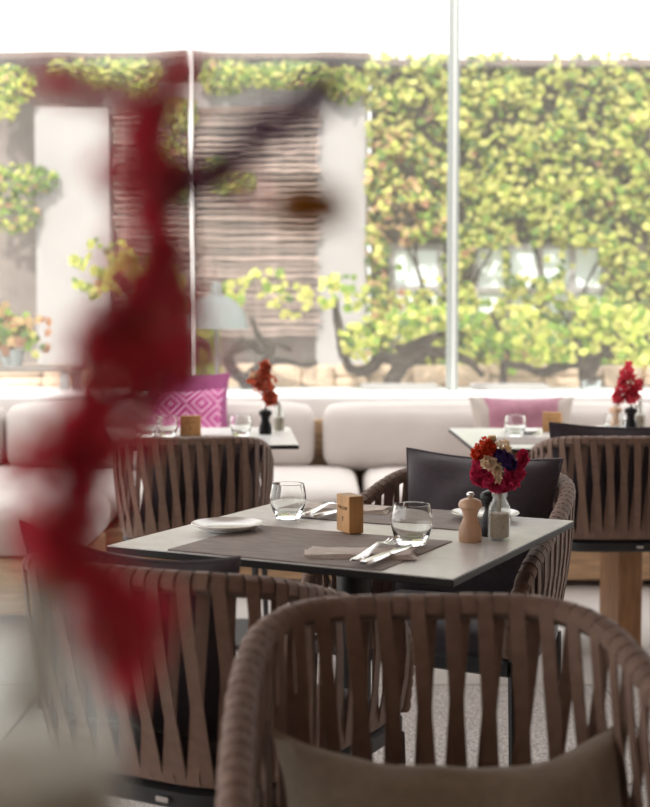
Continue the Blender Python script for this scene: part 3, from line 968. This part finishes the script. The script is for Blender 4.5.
# ================================================================== GARDEN
def leaf_geo(lobed=True):
    out = []
    k = 11 if lobed else 7
    for i in range(k):
        w = -PI * 0.94 + i * (1.88 * PI) / (k - 1)
        r = 0.5 * (1.0 if i % 2 else 0.74) * (1.0 + 0.12 * math.cos(w))
        if i in (0, k - 1): r *= 0.8
        x, y = r * math.sin(w), r * math.cos(w) + 0.1
        out.append((x, y, -0.25 * abs(x) ** 1.3 - 0.12 * max(0, y) ** 2))
    vs = [(0, 0, 0.02)] + out
    fs = [(0, i + 2, i + 1) for i in range(k - 1)]
    return vs, fs
LV, LFc = leaf_geo(True)
SV = [(0, -0.45, 0), (0.42, -0.1, -0.1), (0.3, 0.32, -0.08), (0, 0.55, -0.1), (-0.3, 0.32, -0.08), (-0.42, -0.1, -0.1), (0, 0.02, 0.04)]
SFc = [(6, 0, 1), (6, 1, 2), (6, 2, 3), (6, 3, 4), (6, 4, 5), (6, 5, 0)]
LEAFM = ['leaf_lime', 'leaf_yellow', 'leaf_green', 'leaf_dark', 'leaf_orange', 'leaf_rust']
leaf_me = [MB().add(LV, LFc).mesh('leaf', m, False) for m in LEAFM]
def leaf_rot(rn, tilt=0.8):
    n = Vector((rn.uniform(-tilt, tilt), -1, rn.uniform(-0.15, 1.1))).normalized()
    q = n.to_track_quat('Z', 'Y').to_matrix()
    return q @ Matrix.Rotation(rn.uniform(0, 6.28), 3, 'Z')
def pick(rn, w):
    return rn.choices(range(6), weights=w)[0]
def add_leaves(parent, base, pts, n_part, name='foliage'):
    """pts: (pos, size, colour); the n_part nearest are single leaves, the rest one mass"""
    rn = random.Random(len(pts))
    pts = sorted(pts, key=lambda q: q[0].y - q[1] * 2)
    for (p, s, ci) in pts[:n_part]:
        o = link('leaf', leaf_me[ci], parent, p - base, leaf_rot(rn).to_euler())
        o.scale = (s, s, s)
    rest = pts[n_part:]
    if rest:
        b = MB()
        for (p, s, ci) in rest:
            R = leaf_rot(rn)
            b.add([R @ (Vector(v) * s) + p - base for v in SV], SFc, ci)
        o = b.build(name, LEAFM, parent, smooth=False)
        o['kind'] = 'stuff'

# ivy on the right wall
rn = random.Random(3)
pts = []
IB = Vector((2.3, WY - 0.06, TZ))
def free(px, py):     # window openings stay partly clear
    for (x0, x1, y0, y1) in ((388, 442, 246, 292), (474, 500, 246, 298), (509, 546, 246, 276), (548, 560, 246, 272), (564, 600, 246, 296)):
        if x0 < px < x1 and y0 < py < y1: return True
    return False
for _ in range(8200):
    px = rn.uniform(366, 690); py = rn.uniform(54, 385)
    if free(px, py) and rn.random() < 0.985: continue
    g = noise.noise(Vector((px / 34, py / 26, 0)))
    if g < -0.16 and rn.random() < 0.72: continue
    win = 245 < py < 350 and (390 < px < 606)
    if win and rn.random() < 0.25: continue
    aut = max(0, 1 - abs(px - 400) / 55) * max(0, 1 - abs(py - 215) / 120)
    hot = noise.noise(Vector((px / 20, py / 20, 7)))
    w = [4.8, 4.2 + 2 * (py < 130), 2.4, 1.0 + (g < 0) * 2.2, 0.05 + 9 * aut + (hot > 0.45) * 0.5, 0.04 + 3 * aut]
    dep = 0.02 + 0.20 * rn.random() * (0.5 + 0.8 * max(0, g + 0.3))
    Y = WY - 0.05 - dep
    pts.append((at(px, py, Y), rn.uniform(0.045, 0.088), pick(rn, w)))
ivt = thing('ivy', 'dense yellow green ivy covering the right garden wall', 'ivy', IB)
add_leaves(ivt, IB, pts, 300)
for k in range(7):
    q = [at(400 + 40 * k + 25 * math.sin(k * 2 + j), 372 - 44 * j, WY - 0.03) - IB for j in range(7)]
    MB().tube(smooth_path(q, 3), [0.014 - 0.0004 * i for i in range(19)], 6).build('stem', 'bark', ivt)

# trailing plants along the top of the left wall
def trailer(label, blobs, weights, seed, n_part=30, group='trailing plants on the garden building'):
    rn = random.Random(seed)
    pts = []
    for (px, py, rx, ry, n) in blobs:
        for _ in range(n * 2):
            a = rn.uniform(0, 6.28); r = math.sqrt(rn.random())
            pts.append((at(px + rx * r * math.cos(a), py + ry * r * math.sin(a), WY - 0.2 - 0.22 * rn.random() * (1.1 - r)), rn.uniform(0.032, 0.066), pick(rn, weights)))
    px, py = blobs[0][0], blobs[0][1]
    base = at(px, py, WY - 0.2)
    t = thing('trailing_plant', label, 'plant', base, 0, group)
    add_leaves(t, base, pts, n_part)
    st = [at(b[0], b[1], WY - 0.18) - base for b in blobs]
    if len(st) < 2: st.append(st[0] + Vector((0.05, 0.02, 0.25)))
    st = [st[0] + Vector((0.02, 0.12, 0.05))] + st
    MB().tube(smooth_path(st, 4), 0.010, 6).build('stem', 'bark', t)
    return t
GW = [3, 2.5, 4, 1.6, 0.3, 0.1]
trailer('leafy green plant spilling over the wall top at the left', [(118, 72, 48, 18, 210), (72, 68, 26, 12, 60), (140, 88, 20, 12, 60)], GW, 1)
trailer('leafy green plant spilling over the wall top right of the thin upright', [(225, 75, 28, 20, 130), (290, 75, 48, 15, 150), (345, 85, 24, 18, 90)], GW, 2)
trailer('green creeper hanging down beside the thin glass upright', [(178, 115, 20, 18, 80), (170, 150, 16, 20, 50), (180, 185, 14, 18, 30)], GW, 3)
trailer('small tuft of leaves growing on the reed blind', [(232, 182, 24, 13, 70), (215, 168, 12, 10, 20)], [2, 2, 4, 3, .6, .2], 4)
trailer('bright green plant at the top left corner of the garden', [(12, 85, 24, 20, 100), (2, 110, 16, 14, 40)], GW, 5)
trailer('dull green shrub halfway up the left garden wall', [(18, 180, 40, 16, 110), (12, 215, 28, 18, 60)], [1, 1, 4, 4, .6, .3], 6)

# reed blinds
def blind(label, px0, px1, z1, z0):
    xa = at(px0, 200, WY - 0.25).x; xb = at(px1, 200, WY - 0.25).x
    cx = (xa + xb) / 2; w = xb - xa
    t = thing('reed_blind', label, 'blind', (cx, WY - 0.2, z0), 0, 'reed blinds')
    ms = []
    for q in range(5):
        path = [(-w / 2 + w * i / 8 + (random.uniform(-.02, .02) if i in (0, 8) else 0), 0.004 * random.uniform(-1, 1), 0.007 * random.uniform(-1, 1)) for i in range(9)]
        ms.append(MB().tube(path, [0.0165 * random.uniform(0.6, 1.2) for _ in range(9)], 5).mesh('slat', 'reed'))
    z = 0.01
    while z < z1 - z0:
        link('slat', random.choice(ms), t, (0, random.uniform(-.006, .006), z), (0, random.uniform(-.006, .006), 0))
        z += random.uniform(0.044, 0.060)
    MB().box((0, 0, z1 - z0 + 0.02), (w, 0.04, 0.05), bev=0.006, seg=1).build('head_rail', 'roof_brown', t, smooth=False)
    for fx in (-0.36, 0, 0.36):
        MB().tube([(fx * w, -0.02, 0), (fx * w, -0.02, z1 - z0)], 0.005, 5).build('cord', 'reed', t)
    return t
blind('brown reed blind on the left beside the white pier', 115, 188, 2.80, 1.05)
blind('broad brown reed blind left of the second white pier', 196, 318, 2.80, 1.05)

# old vines on the terrace
def vine(label, base, limbs, clusters, weights, seed, n_part=70, Y=8.8, r0=0.075):
    rn = random.Random(seed)
    B = at(base[0], base[1], Y); B.z = TZ
    t = thing('old_vine', label, 'vine', B, 0, 'gnarled old vines')
    for k, lim in enumerate(limbs):
        pts_ = [at(q[0], q[1], Y + (q[2] if len(q) > 2 else 0)) - B for q in lim]
        sp = smooth_path(pts_, 5)
        ra = r0 if k == 0 else r0 * 0.66
        n = len(sp)
        sp = [p + 0.016 * noise.noise_vector(p * 9 + Vector((k, seed, 0))) for p in sp]
        rr = [ra * (1 - 0.62 * i / n) * (1 + 0.28 * noise.noise(sp[i] * 14 + Vector((seed, 0, 0)))) for i in range(n)]
        MB().tube(sp, rr, 9).build('trunk' if k == 0 else 'branch', 'bark', t)
    pts = []
    for (px, py, rx, ry, n) in clusters:
        big = 1.7 if n < 14 else 1.0
        for _ in range(n if n < 14 else int(n * 0.95)):
            a = rn.uniform(0, 6.28); r = math.sqrt(rn.random())
            pts.append((at(px + rx * r * math.cos(a), py + ry * r * math.sin(a), Y + rn.uniform(-0.22, 0.15)), big * rn.uniform(0.05, 0.092), pick(rn, weights)))
    add_leaves(t, B, pts, n_part)
    return t
VW = [5, 3.5, 3.4, 0.6, 0.15, 0.0]
vine('gnarled old vine with two low arms left of the wide glass upright', (388, 393),
     [[(386, 394), (392, 380), (400, 368), (405, 356), (398, 345)], [(402, 364), (425, 352), (448, 354), (470, 362), (482, 376)],
      [(400, 360), (382, 358), (368, 370), (352, 370), (346, 356), (350, 330)], [(404, 352), (428, 340), (446, 336)], [(346, 358), (340, 335), (334, 300)]],
     [(356, 342, 20, 17, 60), (425, 318, 38, 14, 66), (340, 292, 30, 18, 38), (395, 326, 20, 10, 24), (458, 318, 16, 14, 26)], VW, 1)
vine('gnarled vine with forked trunk growing from a grey tub at right', (590, 385),
     [[(590, 384), (588, 372), (596, 358), (608, 345), (622, 334)], [(590, 374), (578, 362), (560, 366), (540, 372), (522, 366), (500, 362)],
      [(604, 350), (625, 352), (645, 340), (668, 330)], [(578, 364), (584, 340), (586, 322)]],
     [(615, 330, 38, 26, 130), (540, 335, 28, 14, 54), (522, 318, 14, 14, 26), (560, 352, 30, 10, 36), (648, 352, 18, 14, 26), (600, 312, 28, 14, 40)], VW, 2, Y=8.7)
vine('twisted bare vine trunk below the grey dome lamp', (252, 392),
     [[(250, 394), (245, 380), (234, 370), (228, 358), (236, 346), (244, 338)], [(244, 378), (262, 366), (282, 360), (300, 366), (318, 362)],
      [(236, 348), (252, 344), (262, 352), (276, 346), (292, 352)], [(262, 364), (270, 350), (258, 334), (250, 318)]],
     [(232, 296, 12, 11, 16), (290, 300, 22, 18, 26), (262, 282, 26, 12, 20)], [3, 4, 3, .4, .1, 0], 3, n_part=36, Y=8.9, r0=0.055)
vine('vine with large yellow green leaves behind the blurred red flower', (150, 395),
     [[(150, 395), (146, 375), (158, 350), (150, 320), (130, 290), (112, 270)], [(156, 350), (180, 340), (204, 345), (206, 366)], [(146, 330), (165, 300), (170, 270)]],
     [(105, 268, 36, 30, 90), (206, 338, 9, 16, 12), (206, 366, 9, 12, 10), (160, 290, 24, 30, 40), (140, 340, 26, 20, 30)], VW, 4, n_part=60, Y=8.5)
vine('slender vine between the forked vine and the wide upright', (505, 388),
     [[(505, 389), (503, 372), (508, 352), (500, 332), (492, 312)], [(506, 352), (520, 338), (528, 320)]],
     [(492, 345, 22, 13, 36), (482, 330, 14, 18, 26), (520, 362, 24, 8, 26)], [2, 1, 5, 2.5, .2, .1], 5, n_part=40, Y=9.0, r0=0.03)

gp = at(590, 392, 8.7)
tub = thing('planter_tub', 'square blue grey planter tub at the foot of the forked vine', 'planter', (gp.x, 8.7, TZ))
MB().lathe([(0.075, 0.0), (0.085, 0.055), (0.09, 0.06), (0.09, 0.07), (0.08, 0.07), (0.078, 0.055), (0.001, 0.055)], 4).build('pot', 'planter_grey', tub, rot=(0, 0, PI / 4), smooth=False)
MB().lathe([(0.074, 0.05), (0.05, 0.062), (0.001, 0.066)], 10).build('soil', 'bark', tub)

def stone_bench(label, px0, px1, py, Y):
    a = at(px0, py, Y); b = at(px1, py, Y)
    t = thing('stone_bench', label, 'bench', ((a.x + b.x) / 2, Y, TZ), 0, 'pale slab benches')
    w = b.x - a.x
    MB().box((0, 0, a.z - TZ - 0.018), (w, 0.22, 0.036), bev=0.006, seg=1).build('slab', 'plaster_white', t, smooth=False)
    hh = a.z - TZ - 0.036
    for s in (-1, 1):
        MB().box((s * w * 0.36, 0, hh / 2), (0.06, 0.16, hh), bev=0.004, seg=1).build('support', 'stone_grey', t, smooth=False)
stone_bench('pale low slab bench in front of the two armed vine', 361, 437, 384, 8.1)
stone_bench('pale low slab bench right of the wide glass upright', 471, 546, 384, 8.1)

# grey dome lamp, a solid stand-in for a pendant lamp mirrored in the glass
dl = at(216, 329, 8.25)
t = thing('mirrored_lamp', 'grey dome shaded lamp standing in for a pendant mirrored in the glass, left of the broad reed blind', 'lamp', (dl.x, dl.y, TZ))
zb = dl.z - TZ
R_ = 0.205
prof = [(R_ * math.cos(a), zb + R_ * 1.06 * math.sin(a)) for a in [i * PI / 2 / 10 for i in range(10)]] + [(0.03, zb + R_ * 1.06)]
innr = [(r * 0.95, zb + (z - zb) * 0.95) for r, z in reversed(prof[:-1])]
MB().lathe(prof + [(0.028, zb + R_)] + innr, 32).build('shade', 'lamp_grey', t)
MB().lathe([(0.035, zb + R_ * 1.04), (0.035, zb + R_ * 1.04 + 0.06), (0.02, zb + R_ * 1.04 + 0.08)], 16).build('neck', 'lamp_grey', t)
MB().tube([(0, 0, 0.015), (0, 0, zb + R_)], 0.014, 10).build('post', 'lamp_grey', t)  # post added to carry the mirrored shade
MB().lathe([(0.10, 0.0), (0.10, 0.014), (0.03, 0.02)], 20).build('base', 'lamp_grey', t)
MB().lathe([(0.02, zb + 0.06), (0.035, zb + 0.09), (0.02, zb + 0.13)], 12).build('bulb', 'porcelain', t)

# outdoor table with a potted bush at the far left
o0 = at(28, 366, 8.0)
t = thing('garden_table', 'grey garden table at far left beyond the glass', 'table', (o0.x, 8.0, TZ))
zt = o0.z - TZ
MB().box((0, 0, zt - 0.015), (0.66, 0.5, 0.03), bev=0.005, seg=1).build('tabletop', 'stone_grey', t, smooth=False)
for sx in (-1, 1):
    for sy in (-1, 1):
        MB().box((sx * 0.27, sy * 0.2, (zt - 0.03) / 2), (0.05, 0.05, zt - 0.03)).build('leg', 'planter_grey', t, smooth=False)
pb = Vector((o0.x - 0.1, 8.0, o0.z))
t = thing('potted_bush', 'small reddish bush in a pot on the garden table', 'plant', pb)
MB().lathe([(0.06, 0.0), (0.085, 0.09), (0.09, 0.10), (0.08, 0.10), (0.07, 0.08), (0.001, 0.08)], 20).build('pot', 'planter_grey', t)
MB().tube([(0, 0, 0.07), (0.01, 0, 0.16), (0.0, 0, 0.24)], [0.012, 0.009, 0.005], 6).build('stem', 'bark', t)
rn = random.Random(12)
add_leaves(t, pb, [(pb + Vector((rn.gauss(0, .10), rn.gauss(0, .06), 0.20 + rn.gauss(0, .07))), rn.uniform(.05, .09), pick(rn, [1, 1, 2, 2, 2, 3])) for _ in range(110)], 40)

# ================================================================== FOREGROUND
KX, KY, KZ = -0.42, 0.30, 0.976
t = thing('service_console', 'tall narrow wooden console close to the camera carrying the red flowers', 'console', (KX, KY, 0))
MB().box((0, 0, KZ - 0.015), (0.76, 0.34, 0.03), bev=0.004, seg=2).build('console_top', 'console_wood', t, smooth=False)
for sx in (-1, 1):
    for sy in (-1, 1):
        MB().box((sx * 0.34, sy * 0.145, (KZ - 0.03) / 2), (0.04, 0.04, KZ - 0.03), bev=0.003, seg=1).build('leg', 'console_wood', t, smooth=False)
MB().box((0, 0, KZ - 0.07), (0.68, 0.29, 0.07), bev=0.003, seg=1).build('apron', 'console_wood', t, smooth=False)
MB().box((0, 0, 0.20), (0.70, 0.30, 0.025), bev=0.003, seg=1).build('shelf', 'console_wood', t, smooth=False)
VF = Vector((at(28, 600, 0.38).x, 0.38, KZ))
bottle('blurred glass bottle at the lower left close to the camera', VF, 1.27)
b2 = VF + Vector((0, 0, 0.08))
def fg(px, py, dy=0.0): return rel(px, py, b2, dy)
def plume(name, label, strands, matn, stem_pts, size, dens, seed):
    """strands: lists of (px, py, radius px); each strand becomes one feathery bloom"""
    t = thing(name, label, 'flower', b2)
    MB().tube(smooth_path(stem_pts, 5), 0.0018, 5).build('stem', 'stem', t)
    rn = random.Random(seed)
    k = b2.y / F_PX
    for st in strands:
        mul = 1.0
        if isinstance(st[0], float):
            mul, st = st[0], st[1:]
        b = MB()
        sp = smooth_path([Vector((q[0], q[1], q[2])) for q in st], 12)
        for i, q in enumerate(sp[:-1]):
            stp = (Vector(sp[i + 1][:2]) - Vector(q[:2])).length
            n = stp * q[2] * dens * mul
            n = int(n) + (rn.random() < n - int(n))
            for _ in range(n):
                c = fg(q[0] + rn.gauss(0, 0.5) * q[2], q[1] + rn.uniform(0, stp), rn.gauss(0, 0.5) * q[2] * k)
                petals(b, c, size * 0.4, 1, size, rn.randrange(10 ** 6))
        b.build('bloom', matn, t, smooth=False)
    return t
plume('red_amaranth', 'large blurred red flower plume rising at the left foreground',
      [[(186, 52, 10), (168, 95, 18), (140, 150, 32), (150, 210, 32), (150, 270, 36), (142, 330, 52), (140, 385, 54), (112, 425, 46), (86, 465, 40), (68, 515, 38), (58, 570, 34)],
       [(120, 300, 18), (95, 340, 26), (90, 390, 26), (60, 450, 22)], [(160, 160, 10), (215, 175, 9), (250, 190, 6)], [(150, 110, 9), (105, 92, 8), (60, 78, 8), (38, 70, 5)], [(170, 250, 18), (182, 330, 24), (180, 390, 18)], [0.40, (5, 475, 24), (50, 450, 40), (105, 425, 34)], [0.35, (20, 530, 24), (60, 520, 36), (95, 500, 24)]],
      'red_petal', [(0, 0, 0), tuple(fg(35, 600)), tuple(fg(65, 520)), tuple(fg(125, 380)), tuple(fg(152, 240)), tuple(fg(182, 65))], 0.0062, 0.038, 201)
plume('red_amaranth', 'blurred red flower tassel drooping in front of the near left chair',
      [[(50, 556, 20), (88, 564, 34), (110, 590, 52), (118, 630, 44), (124, 668, 24), (126, 695, 8)]],
      'red_petal', [(0.004, 0, 0), tuple(fg(45, 590)), tuple(fg(80, 550)), tuple(fg(115, 585)), tuple(fg(121, 645))], 0.0062, 0.036, 231)
plume('violet_sprig', 'blurred dusky violet sprig pointing to the upper right in the foreground',
      [[(176, 200, 22), (210, 172, 20), (250, 142, 20), (290, 110, 20), (325, 84, 16), (345, 68, 6)]],
      'dusky_petal', [(-0.004, 0, 0), tuple(fg(60, 560)), tuple(fg(140, 330)), tuple(fg(185, 195)), tuple(fg(270, 126))], 0.0055, 0.052, 251)
flower('gold_button_flower', 'blurred golden button flower on a thin stalk in the foreground', b2,
       [(fg(306, 204), (0.008, 0.006, 0.0055)), (fg(324, 207), (0.005, 0.005, 0.0035))],
       [(0.002, 0.003, 0), tuple(fg(70, 550)), tuple(fg(165, 300)), tuple(fg(220, 225)), tuple(fg(306, 206))], 'gold_petal', 0.0055, 150, 271, rstem=0.0010)
